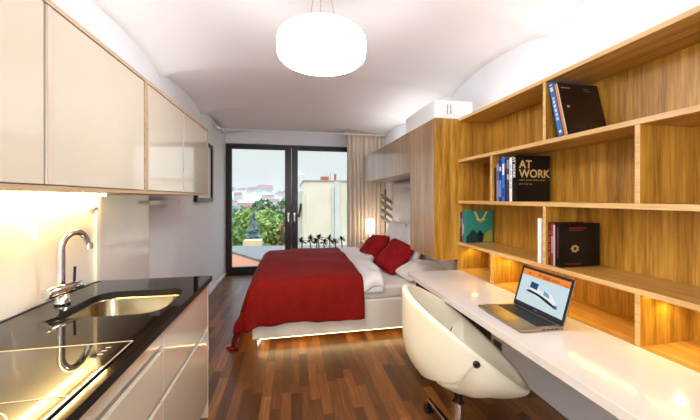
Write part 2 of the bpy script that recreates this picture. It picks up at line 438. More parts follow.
build('end_cap', MB().box(XL+.001, XL+.10, 3.2005, 3.206, 1.342, 1.380), M['alu'], sh)
# picture
pf = thing('framed_picture', 'black framed picture with white mount on the left wall beside the window', 'picture', (XL, 4.34, 1.75))
m = MB(); a0, a1, c0, c1 = 3.96, 4.73, 1.35, 2.165
m.box(XL+.001, XL+.045, a0, a0+.05, c0, c1); m.box(XL+.001, XL+.045, a1-.05, a1, c0, c1)
m.box(XL+.001, XL+.045, a0+.05, a1-.05, c0, c0+.05); m.box(XL+.001, XL+.045, a0+.05, a1-.05, c1-.05, c1)
build('frame', m, M['black'], pf, bevel=.003)
build('mount', MB().box(XL+.001, XL+.02, a0+.05, a1-.05, c0+.05, c1-.05), M['mat'], pf)
# curtain rail
rl = thing('curtain_rail', 'thin white curtain rail before the window with a silver bracket at its left end', 'curtain rail', (0.25, 5.32, 2.55))
build('track', MB().box(XL+.03, XR-.005, 5.31, 5.335, 2.545, 2.562), M['whitep'], rl)
br = MB().tube([(XL+.05, 4.86, 2.50), (XL+.05, 4.9, 2.505), (XL+.05, 5.26, 2.54), (XL+.05, 5.345, 2.545)], [.03, .042, .045, .04], 16)
build('bracket', br, M['silver'], rl)

# ------------------------------------------------------------------ pendant
px, py = .168, 1.668
pl = thing('pendant_lamp', 'glowing white round drum pendant lamp hanging from the ceiling', 'lamp', (px, py, 2.18))
r = .243
prof = [(0, 2.165), (r*.8, 2.165), (r*.92, 2.169), (r*.985, 2.183), (r, 2.203), (r, 2.262), (r*.985, 2.277), (r*.95, 2.285)]
build('shade', MB().lathe(prof, (px, py, 0), 64), M['drum'], pl)
build('added_lid', MB().lathe([(r*.95, 2.2851), (r*.92, 2.293), (r*.8, 2.296), (0, 2.296)], (px, py, 0), 64), M['whitep'], pl)  # unseen opaque lid, added to keep the lamp from overlighting the ceiling
cm = MB()
build('canopy', MB().lathe([(0, 0), (.06, 0), (.06, .05), (0, .05)], (px, py, 2.66), 24), M['whitep'], pl)
for k in range(3):
    a = 2*PI*k/3+.35
    build('wire', MB().tube([(px+.11*math.cos(a), py+.11*math.sin(a), 2.29), (px+.03*math.cos(a), py+.03*math.sin(a), 2.665)], .0015, 6), M['alu'], pl)
build('cord', MB().tube([(px, py, 2.29), (px, py, 2.665)], .003, 8), M['whitep'], pl)

# ------------------------------------------------------------------ bookcase
XS, XK = 1.40, 1.69
YE = 2.355
shz = [2.076, 1.727, 1.377, 1.026]; TH = .024
bc = thing('bookcase', 'wall wide oak bookcase with open compartments above the white desk', 'bookcase', (1.55, 1.2, .79))
build('back_panel', MB().box(XK, XR-.002, .05, YE, .762, 2.076), M['oak_z'], bc)
for zt in shz:
    build('shelf', MB().box(XS, XK-.0005, .05, YE-.02, zt-TH, zt), M['oak_y'], bc, bevel=.0015)
build('floor_board', MB().box(XS, XK-.0005, .05, YE-.02, .762, .792), M['oak_y'], bc)
build('side_panel', MB().box(XS-.215, XK, YE-.02, YE-.001, .875, 2.076), M['oak_z'], bc, bevel=.0015)
build('side_panel', MB().box(XS, XK, YE-.02, YE-.001, .7625, .874), M['oak_z'], bc, bevel=.0015)
rows = [((2.076, 1.727), (1.45, .53)), ((1.727, 1.377), (1.907, .986, .07)), ((1.377, 1.026), (1.45, .53)), ((1.026, .792), (1.907, .986, .53))]
for (zt, zb), ys in rows:
    for yy in ys:
        build('divider', MB().box(XS+.001, XK-.0005, yy-.01, yy+.01, zb+.0005 if zb != .792 else .7925, zt-TH-.0005), M['oak_z'], bc, bevel=.001)
for yy in (2.28, 1.84, .92):
    build('puck_light', MB().lathe([(0, 0), (.022, 0), (.024, .004), (.024, .008), (0, .008)], (1.52, yy, shz[3]-TH-.009), 20), M['puck'], bc)
for y0, y1 in ((1.0, 1.89), (.54, .972), (.08, .52)):
    build('led_strip', MB().box(XS+.03, XS+.04, y0, y1, shz[3]-TH-.0025, shz[3]-TH-.0004), M['sled'], bc)

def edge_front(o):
    o.data.materials.append(M['oak_lit_edge'])
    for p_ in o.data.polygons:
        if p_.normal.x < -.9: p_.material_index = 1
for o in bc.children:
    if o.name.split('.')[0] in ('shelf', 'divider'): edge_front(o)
# ------------------------------------------------------------------ desk
dk = thing('desk', 'long white gloss desk fixed under the oak bookcase', 'desk', (1.17, 1.2, 0))
build('desktop', MB().box(.942, XS-.0015, .05, 2.332, .752, .79), M['desk_white'], dk, bevel=.002)
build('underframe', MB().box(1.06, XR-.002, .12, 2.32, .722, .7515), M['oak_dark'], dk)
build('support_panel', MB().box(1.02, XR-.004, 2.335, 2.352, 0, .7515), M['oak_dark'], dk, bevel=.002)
build('support_panel', MB().box(1.1, XR-.004, .08, .11, 0, .7195), M['desk_white'], dk, bevel=.002)
sk2 = thing('wall_socket', 'small grey framed socket on the wall under the desk beside the chair', 'socket', (XR, 1.90, .3))
build('plate', MB().box(XR-.010, XR-.0005, 2.18, 2.31, .125, .205), M['whitep'], sk2, bevel=.002)
build('insert', MB().box(XR-.012, XR-.0101, 2.192, 2.298, .137, .193), M['alu'], sk2)

# ------------------------------------------------------------------ hanging wardrobe + bridge + box
hw = thing('hanging_wardrobe', 'oak wall cabinet with one tall plain door between bookcase and bed', 'wardrobe', (1.45, 2.615, .88))
build('body', MB().box(1.207, XR-.003, YE+.001, 2.874, .885, 2.07), M['oak_z'], hw)
build('door', MB().box(1.187, 1.205, YE+.001, 2.874, .88, 2.076), M['oak_front'], hw, bevel=.002)
bg = thing('overhead_cabinet', 'long oak overhead cabinet bridging above the bed head', 'cabinet', (1.45, 3.88, 1.66))
build('body', MB().box(1.207, XR-.003, 2.878, 4.88, 1.668, 2.07), M['oak_front'], bg)
for y0, y1 in ((2.879, 3.88), (3.884, 4.88)):
    build('door', MB().box(1.187, 1.205, y0, y1, 1.66, 2.076), M['oak_front'], bg, bevel=.002)
vb = thing('ventilation_box', 'white ventilation box on top of the oak cabinets under the vault', 'ventilation unit', (1.4, 2.68, 2.077))
build('housing', MB().box(1.195, 1.55, YE+.005, 3.02, 2.0775, 2.235), M['whitep'], vb, bevel=.004)
for k in range(2):
    build('slot', MB().box(1.31+.03*k, 1.318+.03*k, YE+.002, YE+.006, 2.12, 2.2), M['alu'], vb)

# ------------------------------------------------------------------ books
def bookmat(col, rough=.35): return plain('book '+col, col, rough, .08, 14, spec=.3)
BM = {}
def bmt(c):
    if c not in BM: BM[c] = bookmat(c)
    return BM[c]
PAGE = plain('book pages', '#e3dcc8', .8, .05, 40)
def book(x0, yfar, t, depth, h, z, col, label, group, lean=0, marks=None, cover=None):
    """upright book, spine at x0 facing -X, cover facing -Y; yfar = far side foot; lean tips its head towards +Y"""
    o = thing('book', label, 'book', (x0, yfar, z), 0, group)
    o.rotation_euler = (-lean, 0, 0)
    c = MB().box(0, .004, -t, 0, 0, h)                         # spine
    c.box(.004, depth, -.002, 0, 0, h); c.box(.004, depth, -t, -t+.002, 0, h)
    build('cover', c, bmt(col), o, world=False)
    build('pages', MB().box(.0045, depth-.004, -t+.0022, -.0022, .003, h-.003), PAGE, o, world=False)
    if marks:
        for nm, cc, fn in marks: build(nm, fn(t, depth, h), bmt(cc), o, world=False)
    return o
def spine_bar(z0, z1, w=.5): 
    return lambda t, d, h: MB().box(-.0006, .0002, -t*(.5+w/2), -t*(.5-w/2), h*z0, h*z1)
def spine_marks(z0, z1, n, w=.55):
    def f(t, d, h):
        m = MB(); st = (z1-z0)/n
        for k in range(n):
            if k % 4 == 3: continue
            m.box(-.0006, .0002, -t*(.5+w/2), -t*(.5-w/2), h*(z0+st*k), h*(z0+st*k+st*.6))
        return m
    return f
def cover_box(u0, u1, v0, v1):
    return lambda t, d, h: MB().box(d*u0, d*u1, -t-.0006, -t+.0002, h*v0, h*v1)
def cover_poly(pts):
    def f(t, d, h):
        n = len(pts); vs = [(d*u, -t-.0006, h*v) for u, v in pts]+[(d*u, -t+.0002, h*v) for u, v in pts]
        return MB().add(vs, [tuple(range(n)), tuple(range(2*n-1, n-1, -1))]+[(i, (i+1) % n, n+(i+1) % n, n+i) for i in range(n)])
    return f
XB = 1.417
MT = Matrix(((1, 0, 0, 0), (0, 0, -1, 0), (0, 1, 0, 0), (0, 0, 0, 1)))     # text plane: x right, z up, facing -Y
# --- top row, leaning
G1 = 'books leaning on the top shelf'; z1 = 1.7275; le = math.radians(12.5)
def foot(y, t): return y - t/math.cos(le)
yy = 1.371
lift = lambda t: t*math.sin(le)+.0008
def lean_book(t, *a, **k):
    global yy
    b = book(XB, yy, t, *a, G1, lean=le, **k); b.location.z = z1 + .0008
    # stand on the near lower edge after tipping
    b.location.z += t*math.sin(le); yy -= t/math.cos(le)+.0012
    return b
def lb(t, depth, h, col, label, **k): return lean_book(t, depth, h, z1, col, label, **k)
lb(.026, .24, .312, '#1f6fb4', 'blue book with white spine lettering leaning against the divider, top shelf', marks=[('spine_print', '#e8eef2', spine_marks(.28, .72, 22, .5)), ('spine_title', '#e8eef2', spine_marks(.83, .97, 5, .6)), ('spine_mark', '#e8eef2', spine_bar(.05, .09, .5))])
lb(.007, .235, .305, '#7a2a1c', 'thin rust red book leaning between the blue and the tan book, top shelf')
lb(.007, .235, .30, '#c58a4e', 'thin tan spined book leaning behind the brown cover, top shelf')
lb(.011, .262, .30, '#2a1a10', 'dark brown book leaning outermost with its cover to the room, top shelf',
   marks=[('cover_print', '#b9ad9c', cover_box(.06, .28, .9, .915)), ('cover_print', '#8a7c6a', cover_box(.6, .75, .9, .912)), ('cover_print', '#8a7c6a', cover_box(.62, .8, .86, .868)), ('cover_print', '#b9ad9c', cover_box(.12, .18, .52, .56)),
          ('cover_print', '#3a281a', cover_box(.2, .5, .13, .2)), ('cover_print', '#3a281a', cover_box(.55, .85, .13, .2)), ('spine_edge', '#c9b79a', spine_bar(0.01, .99, .6))])
# --- middle row
G2 = 'books on the middle shelf'; z2 = 1.3775; y2 = 1.894
def mb_(t, depth, h, col, label, **k):
    global y2
    b = book(XB, y2, t, depth, h, z2, col, label, G2, **k); y2 -= t+.0012; return b
mb_(.022, .2, .235, '#20222c', 'dark navy book farthest left beside the divider, middle shelf')
mb_(.020, .2, .262, '#8f8a94', 'grey spined book second from the left, middle shelf', marks=[('spine_print', '#4a4652', spine_bar(.55, .8))])
mb_(.032, .21, .29, '#1d2f78', 'dark blue book with pale patches third from the left, middle shelf', marks=[('spine_print', '#b9c4e2', spine_bar(.72, .82, .6)), ('spine_print', '#6e86c8', spine_bar(.1, .5, .6))])
mb_(.026, .21, .30, '#2f74c4', 'bright blue book with white label fourth from the left, middle shelf', marks=[('spine_print', '#dfe8f2', spine_bar(.6, .85, .7)), ('spine_print', '#143a7c', spine_bar(.1, .3, .6))])
mb_(.016, .21, .285, '#30191c', 'thin maroon book right of the bright blue one, middle shelf', marks=[('spine_print', '#b5382c', spine_bar(.78, .9, .6))])
mb_(.026, .21, .29, '#3a3d4c', 'slate grey book with pale bands left of the white one, middle shelf', marks=[('spine_print', '#b4b0ac', spine_bar(.5, .62, .6)), ('spine_print', '#8d93a8', spine_bar(.75, .95, .6))])
mb_(.024, .21, .288, '#e6e1d8', 'white spined book left of the black book titled AT WORK, middle shelf', marks=[('spine_print', '#6b665e', spine_marks(.3, .9, 16, .3))])
TW = .036
aw = mb_(TW, .252, .298, '#0b0a0a', 'large black book titled AT WORK in gold with its cover to the room')
d_, h_ = .252, .298
T = text_mb('AT', .073, Matrix.Translation((.022, -TW-.0006, h_-.082)) @ MT, .0012); build('cover_title', T, bmt('#d8b877'), aw, world=False)
T = text_mb('WORK', .073, Matrix.Translation((.022, -TW-.0006, h_-.142)) @ MT, .0012); build('cover_title', T, bmt('#d8b877'), aw, world=False)
ln = MB()
for k in range(26):
    if k % 7 != 6: ln.box(.022+.0075*k, .027+.0075*k, -TW-.0006, -TW+.0002, h_-.163, h_-.157)
for k in range(13):
    if k % 5 != 4: ln.box(.022+.0075*k, .027+.0075*k, -TW-.0006, -TW+.0002, h_-.188, h_-.182)
build('cover_print', ln, bmt('#a88f60'), aw, world=False)
MS = Matrix.Translation((-.0006, -TW*.22, h_*.97)) @ Matrix(((0, 0, -1, 0), (0, -1, 0, 0), (-1, 0, 0, 0), (0, 0, 0, 1)))
T = text_mb('AT WORK', .029, MS, .0006); build('spine_title', T, bmt('#e9e4da'), aw, world=False)
# --- lower row, left end
G3 = 'books on the lower shelf'; z3 = 1.0265; y3 = 2.332
def lw(t, depth, h, col, label, **k):
    global y3
    b = book(XB, y3, t, depth, h, z3, col, label, G3, **k); y3 -= t+.0012; return b
lw(.020, .2, .255, '#14171c', 'black spined book against the left end panel, lower shelf', marks=[('spine_print', '#8a8f98', spine_bar(.5, .8))])
lw(.021, .21, .262, '#6a566a', 'plum grey spined book left of the teal book, lower shelf', marks=[('spine_print', '#c9b8a8', spine_bar(.2, .75, .5))])
lw(.015, .21, .258, '#34609a', 'blue spined book squeezed beside the teal book, lower shelf', marks=[('spine_print', '#b8c6d4', spine_bar(.3, .6, .5))])
lw(.024, .25, .27, '#2f8274', 'teal green book with a yellow lit cover, left end of the lower shelf',
   marks=[('cover_art', '#1d3a36', cover_poly([(.02, .01), (.45, .01), (.42, .3), (.25, .42), (.02, .18)])), ('cover_art', '#8f8a3e', cover_poly([(.62, .02), (.98, .02), (.98, .42), (.7, .3)])),
          ('cover_art', '#d9b24a', cover_poly([(.28, .97), (.36, .97), (.52, .66), (.47, .62)])), ('cover_art', '#d9b24a', cover_poly([(.74, .97), (.82, .97), (.58, .62), (.53, .66)])),
          ('cover_art', '#cfe0cf', cover_box(.38, .7, .70, .73)), ('cover_art', '#10211f', cover_poly([(.45, .02), (.62, .02), (.66, .28), (.5, .4), (.42, .26)]))])
# white book left of divider
book(XB-.012, 1.4995, .024, .2, .255, z3, '#f2eee8', 'white book standing alone left of the divider, lower shelf', G3, marks=[('spine_print', '#b9b4ae', spine_marks(.55, .8, 9, .25))])
y3 = 1.438
lw(.016, .22, .238, '#5a1d1a', 'dark red spined book right of the divider, lower shelf', marks=[('spine_print', '#c46a5a', spine_marks(.2, .8, 14, .4))])
lw(.014, .22, .232, '#8a3b30', 'brick red spined book second from the divider, lower shelf', marks=[('spine_print', '#d8b0a0', spine_bar(.3, .7, .35))])
lw(.010, .23, .225, '#b9aeb0', 'thin pale spined book beside the black book, lower shelf')
em = [(.36+.10*math.cos(2*PI*k/14)*(1.15 if k % 2 else .85), .42+.085*math.sin(2*PI*k/14)*(1.15 if k % 2 else .85)) for k in range(14)]
em2 = [(.36+.035*math.cos(2*PI*k/10), .42+.04*math.sin(2*PI*k/10)) for k in range(10)]
bk = lw(.034, .255, .236, '#0a0909', 'black book with red lettering and a gold emblem, lower shelf right of the divider',
   marks=[('cover_print', '#8c2b22', spine_bar(.2, .9, .12)), ('cover_print', '#a03028', lambda t, d, h: (lambda m: [m.box(d*(.22+.04*k), d*(.25+.04*k), -t-.0006, -t+.0002, h*.875, h*.9) for k in range(11)] and m)(MB())),
          ('cover_print', '#a03028', lambda t, d, h: (lambda m: [m.box(d*(.22+.04*k), d*(.25+.04*k), -t-.0006, -t+.0002, h*.83, h*.85) for k in range(9)] and m)(MB())),
          ('cover_print', '#8c2b22', lambda t, d, h: (lambda m: [m.box(d*(.12+.04*k), d*(.15+.04*k), -t-.0006, -t+.0002, h*.06, h*.085) for k in range(10)] and m)(MB())),
          ('cover_emblem', '#b9945a', cover_poly(em)), ])
build('cover_emblem', MB().add([(.255*u, -.034-.0009, .236*v) for u, v in em2], [tuple(range(10))]), bmt('#15100c'), bk, world=False)

# ------------------------------------------------------------------ laptop
lp = thing('laptop', 'open silver laptop on the white desk showing an orange topped web page', 'laptop', (1.128, 1.336, .7905), math.radians(-2.0))
LW, LD = .165, .112      # half width (local y), half depth (local x); hinge at +x
build('base', MB().box(-LD, LD, -LW, LW, .002, .015), M['lapalu'], lp, bevel=.004, world=False)
build('keyboard_well', MB().box(-.01, LD-.018, -LW+.022, LW-.022, .0148, .0154), M['black'], lp, world=False)
KB = plain('black keycaps', '#17161a', .45)
keys = MB()
for r_ in range(5):
    for c_ in range(14):
        x = LD-.030-.0185*r_; yk = LW-.032-.0204*c_
        if yk < -LW+.03: continue
        keys.box(x-.007, x+.007, yk-.0082, yk+.0082, .0154, .0168)
build('keyboard', keys, KB, lp, world=False)
build('touchpad', MB().box(-LD+.012, -.022, -.05, .05, .0148, .0153), M['alu'], lp, world=False)
prt = MB()
for k in range(4): prt.box(.0+.022*k, .014+.022*k, -LW-.0006, -LW+.0005, .006, .011)
build('side_ports', prt, M['black'], lp, world=False)
SH = .222; tl = math.radians(17)
LM = Matrix.Translation((LD-.004, 0, .015)) @ Matrix.Rotation(tl, 4, 'Y')
lid = build('screen_lid', MB().xbox(LM, 0, .006, -LW, LW, 0, SH), M['lapalu'], lp, world=False, bevel=.002)
build('bezel', MB().xbox(LM, -.0015, 0.0001, -LW+.001, LW-.001, .001, SH-.001), plain('dark bezel', '#1c1828', .3), lp, world=False)
s0, s1, t0, t1 = -LW+.014, LW-.014, .026, SH-.014
def scr(u0, u1, v0, v1, k):   # u from the reader's left
    return MB().xbox(LM, -.0016-.0003*k, -.0014-.0003*k, s1-(s1-s0)*u1, s1-(s1-s0)*u0, t0+(t1-t0)*v0, t0+(t1-t0)*v1)
def scrp(pts, k):
    return MB().add([LM @ Vector((-.0016-.0003*k, s1-(s1-s0)*u, t0+(t1-t0)*v)) for u, v in pts], [tuple(range(len(pts)))])
build('display', scr(0, 1, 0, 1, 0), screenmat('screen page', '#cfe4ea', .44), lp, world=False)
build('page_banner', scr(0, 1, .82, 1, 1), screenmat('screen orange', '#f08a1e', .46), lp, world=False)
OB = screenmat('screen dark orange', '#cf6418', .42)
for a in ((.14, .2, .86, .93), (.36, .44, .88, .96), (.46, .62, .84, .95), (.64, .8, .86, .92), (.9, .97, .83, .87)):
    build('banner_print', scr(*a, 2), OB, lp, world=False)
#screenmat('screen dark orange', '#cf6418', .42), lp, world=False)
build('page_picture', scrp([(.20, .36), (.30, .62), (.42, .58), (.50, .47), (.60, .55), (.72, .5), (.84, .32), (.86, .16), (.70, .2), (.55, .26)], 1), screenmat('screen white', '#eef3f5', .46), lp, world=False)
build('page_picture', scrp([(.17, .38), (.2, .36), (.45, .33), (.68, .23), (.84, .17), (.84, .23), (.66, .33), (.45, .4), (.25, .43)], 2), screenmat('screen dark', '#10141c', .4), lp, world=False)
build('page_picture', scrp([(.24, .5), (.25, .68), (.42, .66), (.41, .48)], 2), screenmat('screen blue', '#1b3f78', .4), lp, world=False)
build('page_picture', scrp([(.55, .42), (.56, .54), (.66, .49), (.70, .38)], 2), screenmat('screen pale blue', '#7fa6cc', .4), lp, world=False)
build('page_picture', scrp([(.80, .2), (.80, .27), (.86, .27), (.87, .18)], 3), screenmat('screen blue two', '#2a5a9c', .4), lp, world=False)
TM = LM @ Matrix.Translation((-.0017, .014, .009)) @ Matrix(((0, 0, -1, 0), (-1, 0, 0, 0), (0, 1, 0, 0), (0, 0, 0, 1)))
build('bezel_lettering', text_mb('ASUS', .0095, TM), M['silver'], lp, world=False)

# ------------------------------------------------------------------ tub chair
ch = thing('tub_chair', 'ivory leather tub swivel chair on a chrome base at the desk', 'chair', (.90, 1.50, 0), math.radians(-22))
def rim(t):
    x = .02+.325*math.cos(t); yv = .27*math.sin(t)
    k = (x+.305)/.65
    return x, yv, 0.885-.462*k+.03*math.sin(PI*k)
def dt(t): return abs(((t-PI+PI) % (2*PI))-PI)   # angular distance from the back
TE = 1.72
def zlow(t):
    d = dt(t); s = min(1, max(0, (d-1.30)/(TE-1.30))); s = s*s*(3-2*s); b_ = .455+.075*min(1, d/1.3)**1.5
    return b_+(rim(t)[2]-.02-b_)*s
def outer(t, z, inset=0):
    x, yv, zr = rim(t); zb = .345
    k = min(1, max(0, (z-zb)/(zr-zb)))
    ex = 2+min(1, max(0, (zr-.55)/.1))+2.5*min(1, max(0, (zr-.65)/.24))
    r = 1-.88*(1-k)**ex
    cx = .04; c = max(0, 1-inset/.32)
    return (cx+(x-cx)*r*c, yv*r*c, z)
bk_ = MB(); nt_ = 56
def fback(u, v):
    t = PI-TE+2*TE*u; zr = rim(t)[2]; z0 = zlow(t)
    # v: 0..0.4 outer upwards, .4-.5 rim roll, .5-.9 inner downwards, rest closes
    if v <= .42: q = v/.42; return outer(t, z0+(zr-z0)*q)
    if v <= .58:
        a = (v-.42)/.16*PI; p = Vector(outer(t, zr)); q = Vector(outer(t, zr, .034)); m = (p+q)/2
        return tuple(m+(p-m)*math.cos(a)+Vector((0, 0, .014))*math.sin(a))
    q = (v-.58)/.42; return outer(t, zr+(z0-zr)*q, .034)
bk_.grid(fback, nt_, 36)
# close lower edge and ends
def fedge(u, v):
    t = PI-TE+2*TE*u; z0 = zlow(t); p = Vector(outer(t, z0)); q = Vector(outer(t, z0, .034)); a = v*PI; m = (p+q)/2
    return tuple(m+(p-m)*math.cos(a)-Vector((0, 0, .012))*math.sin(a))
bk_.grid(fedge, nt_, 6)
build('backrest', bk_, M['chairl'], ch, world=False, weld=True)
st_ = MB()
def zs(t):
    if dt(t) >= TE: return rim(t)[2]
    d = dt(t); s = min(1, max(0, (d-1.30)/(TE-1.30))); s = s*s*(3-2*s); b_ = .398+.072*min(1, d/1.3)**1.5
    return b_+(rim(t)[2]-b_)*s
def fseat(u, v):
    t = 2*PI*u; zr = zs(t); zb = .345
    sh_ = .034*min(1, max(0, (TE-dt(t))/.3))
    if v <= .5:
        q = v/.5
        if q < .3: p = outer(t, zb+.0001); return (.04+(p[0]-.04)*q/.3, p[1]*q/.3, zb)
        q = (q-.3)/.7; return outer(t, zb+(zr-zb)*q**1.2, sh_)
    if v <= .6:
        a = (v-.5)/.1*PI; p = Vector(outer(t, zr, sh_)); q = Vector(outer(t, zr, .036)); m = (p+q)/2
        return tuple(m+(p-m)*math.cos(a)+Vector((0, 0, .013))*math.sin(a))
    q = (v-.6)/.4; p = outer(t, zr, .036); k = (1-q)
    zc = .39; dz = (zr-zc)*k**3
    return (.04+(p[0]-.04)*k, p[1]*k, zc+dz+.02*math.sin(PI*q))
st_.grid(fseat, 72, 40)
build('seat', st_, M['chairl'], ch, world=False, weld=True)
for s in (-1, 1):
    t = PI+s*(TE-.10); p = Vector(outer(t, zlow(t)+.004)); c = p-Vector((p.x-.04, p.y, 0)).normalized()*.006
    d = Vector((p.x-.04, p.y, 0)).normalized()
    build('bolt', MB().tube([c, c+d*.014, c+d*.018], [.016, .016, .011], 14), M['black'], ch, world=False)
build('gas_lift', MB().tube([(.0, 0, .15), (.0, 0, .344)], .022, 18), M['black'], ch, world=False)
build('column', MB().tube([(.0, 0, .06), (.0, 0, .285)], .031, 20), M['chrome'], ch, world=False)
for k in range(4):
    a = math.radians(115+90*k); d = Vector((math.cos(a), math.sin(a), 0)); p = Vector((.0, 0, 0)); s = Vector((-d.y, d.x, 0))
    vs = []
    for rr_, hw_, z0, z1 in ((.0, .016, .075, .105), (.33, .011, .072, .09)):
        for sg in (-1, 1):
            for zz in (z0, z1): vs.append(p+d*rr_+s*hw_*sg+Vector((0, 0, zz)))
    g = build('leg', MB().add(vs, [(0, 1, 3, 2), (4, 6, 7, 5), (0, 4, 5, 1), (2, 3, 7, 6), (1, 5, 7, 3), (0, 2, 6, 4)]), M['chrome'], ch, world=False, bevel=.004)
    q = p+d*.325; cs = MB()
    for sg in (-1, 1): cs.tube([q+s*.006*sg+Vector((0, 0, .0265)), q+s*.024*sg+Vector((0, 0, .0265))], .026, 16)
    cs.tube([q+Vector((0, 0, .03)), q+Vector((0, 0, .075))], .008, 10)
    build('caster', cs, M['black'], g, world=False)

# ------------------------------------------------------------------ bed
BX0, BX1, BY0, BY1 = -.355, 1.60, 2.895, 4.70
bd = thing('bed', 'low double bed with cream leather base and warm light glowing beneath', 'bed', (.65, 3.8, 0))
build('base', MB().box(BX0, BX1, BY0, BY1, .085, .385), M['leather'], bd, bevel=.012, seg=3)
def mat_mb():
    m = MB(); m.box(BX0+.02, BX1, BY0+.015, BY1-.015, .386, .515); return m
build('mattress', mat_mb(), M['sheet'], bd, bevel=.035, seg=4)
for x in (BX0+.05, BX1-.3):
    for yv in (BY0+.035, BY1-.06):
        build('foot', MB().lathe([(0, 0), (.026, 0), (.028, .006), (.022, .02), (.022, .085), (0, .085)], (x, yv, .0003), 18), M['chrome'], bd)
build('led_strip', MB().box(BX0+.06, BX1-.1, BY0+.03, BY0+.045, .072, .0845), M['bled'], bd)
build('led_strip', MB().box(BX0+.03, BX0+.042, BY0+.1, BY1-.1, .074, .0845), M['bled'], bd)
hbm = MB(); hy0, hy1, hz0, hz1 = 2.90, 4.735, .001, 1.652
def fhead(u, v):
    yv = hy0+(hy1-hy0)*u; z = hz0+(hz1-hz0)*v
    a = abs(math.sin(PI*(yv-hy0)/.2625)); b = abs(math.sin(PI*(z-hz0)/.2587))
    e = min(1, min(u, 1-u, v, 1-v)*40)
    return (1.675-.032*(a*b)**.45*e-.012*e, yv, z)
hbm.grid(fhead, 84, 72); hbm.box(1.675, XR-.004, hy0, hy1, hz0, hz1)
ho = build('headboard', hbm, M['headb']); tag(ho, 'tall white button tufted headboard on the wall behind the pillows', 'headboard')

# red quilt
rnd = random.Random(3)
qx1 = .70
def quilt_pt(a, b):
    """a: metres from head edge towards (and past) the foot; b: metres across, 0 = middle"""
    xe = BX0-.02; La = qx1-xe; hb_ = (BY1-BY0)/2+.012; yc = (BY0+BY1)/2
    ox = max(0, a-La); sgn = 1 if b > 0 else -1; oy = max(0, abs(b)-hb_)
    x = qx1-min(a, La); yv = yc+max(-hb_, min(hb_, b))
    # distance to edges, rounded shoulders
    top = .612 + .028*math.sin(PI*min(1, max(0, (abs(b))/hb_*.5+.5)))*1
    inx = max(0, La-a); iny = max(0, hb_-abs(b)); R_ = .10
    for d_ in (inx, iny):
        if d_ < R_: top -= .05*(1-d_/R_)**2
    top += .007*math.sin(a*9+b*3)+.005*math.sin(b*11-a*5)
    z = top; rip = .012*math.sin((a if oy > 0 else b)*15+1)+.008*math.sin((a if oy > 0 else b)*31)
    cor = min(ox, oy); mx_ = max(ox, oy)
    z = top-.05*min(1, mx_/.06)-max(0, mx_-.0)*.93-.12*cor
    x -= (.02*min(1, ox/.05)+ox*.22+rip*min(1, ox/.2)+cor*.22) if ox > 0 else 0
    if oy > 0: yv += sgn*(.012*min(1, oy/.05)+oy*.05+rip*min(1, oy/.15)*1.0-cor*.35)
    if ox == 0 and oy > 0: x -= 0
    z = max(z, .016+.004*math.sin(a*20+b*17))
    return (x, yv, z)
hemn = .305; hemf = .30; foot_ = .56
def fq(u, v):
    a = u*(qx1-BX0+.02+foot_)
    hb_ = (BY1-BY0)/2+.012
    b = -hb_-hemn+(2*hb_+hemn+hemf)*v
    return quilt_pt(a, b)
q = build('quilt', MB().grid(fq, 90, 110), M['red'], solid=.014, off=1)
tag(q, 'red quilted bedspread covering the foot of the bed, one corner touching the floor', 'bedspread')
# white duvet fold
def fd(u, v):
    # u: along the bed from under the quilt (x=.62) to fold (x~1.02) and back under; v across
    hb_ = (BY1-BY0)/2+.03; over = .10; yc = (BY0+BY1)/2
    b = -hb_-over+(2*hb_+over+.08)*v
    oy = max(0, abs(b)-hb_); sgn = 1 if b > 0 else -1
    ang = u
    xf = .93+.05*math.sin(b*3+1)+.025*math.sin(b*7)+ (.05*(b+.9))
    if u < .6:
        x = .60+(xf-.60)*u/.6; z = .578+.06*math.sin(PI*min(1, u/.6)**.8*.5+.3)*.6
        g_ = min(1, max(0, (x-.70)/.12)); g_ = g_*g_*(3-2*g_); z = .572+.056*g_
    else:
        k = (u-.6)/.4
        if k < .5: a = k*2*PI-PI/2; x = xf+.035*math.cos(a)*1; z = .589+.039-.039*(1+math.sin(a))*1.0
        else: x = xf-(k-.5)*2*.3; z = .546
    z += (.006*math.sin(x*25+b*8)+.004*math.sin(b*21))*(1 if x > .8 else .3)
    d_ = max(0, hb_-abs(b))
    if d_ < .10: z -= .03*(1-d_/.10)**2
    z = max(.531, z)
    z -= oy*.75 if u < .8 else oy*.75
    yv = yc+sgn*min(abs(b), hb_)+sgn*(.012*min(1, oy/.03)+.012*math.sin(x*22)*min(1, oy/.05)-.02)
    return (x, yv, z)
dv = build('duvet', MB().grid(fd, 44, 90), M['linen'], solid=.006, off=1)
tag(dv, 'white duvet folded back over the edge of the red bedspread', 'duvet')

# pillows
def pillow(name, label, group, mat, loc, size, rot, seed=0, pinch=.0):
    o = thing(name, label, 'pillow', loc, 0, group); o.rotation_euler = rot
    r_ = random.Random(seed); ph = [r_.random()*6 for _ in range(4)]
    w_, h_, t_ = size
    m = MB()
    for sg in (1, -1):
        def f(u, v, sg=sg):
            a = 2*u-1; b = 2*v-1
            k = (max(0, 1-abs(a)**2.6)*max(0, 1-abs(b)**2.6))**.55
            cr_ = 1-.09*(a*a*b*b)**2; ed = (1-.035*(1-abs(a)**2)*(abs(b)**6))*cr_; ed2 = (1-.035*(1-abs(b)**2)*(abs(a)**6))*cr_
            z = sg*t_*k*(1+.08*math.sin(a*5+ph[0])*math.cos(b*4+ph[1]))
            return (a*w_*ed2, b*h_*ed, z+.01*math.sin(a*3+ph[2])+sg*k*(.007*math.sin(a*7+b*5+ph[3])+.005*math.sin(b*11-a*6+ph[1])))
        m.grid(f, 26, 26)
    build('cover', m, mat, o, world=False, weld=True)
    sm = MB()
    return o
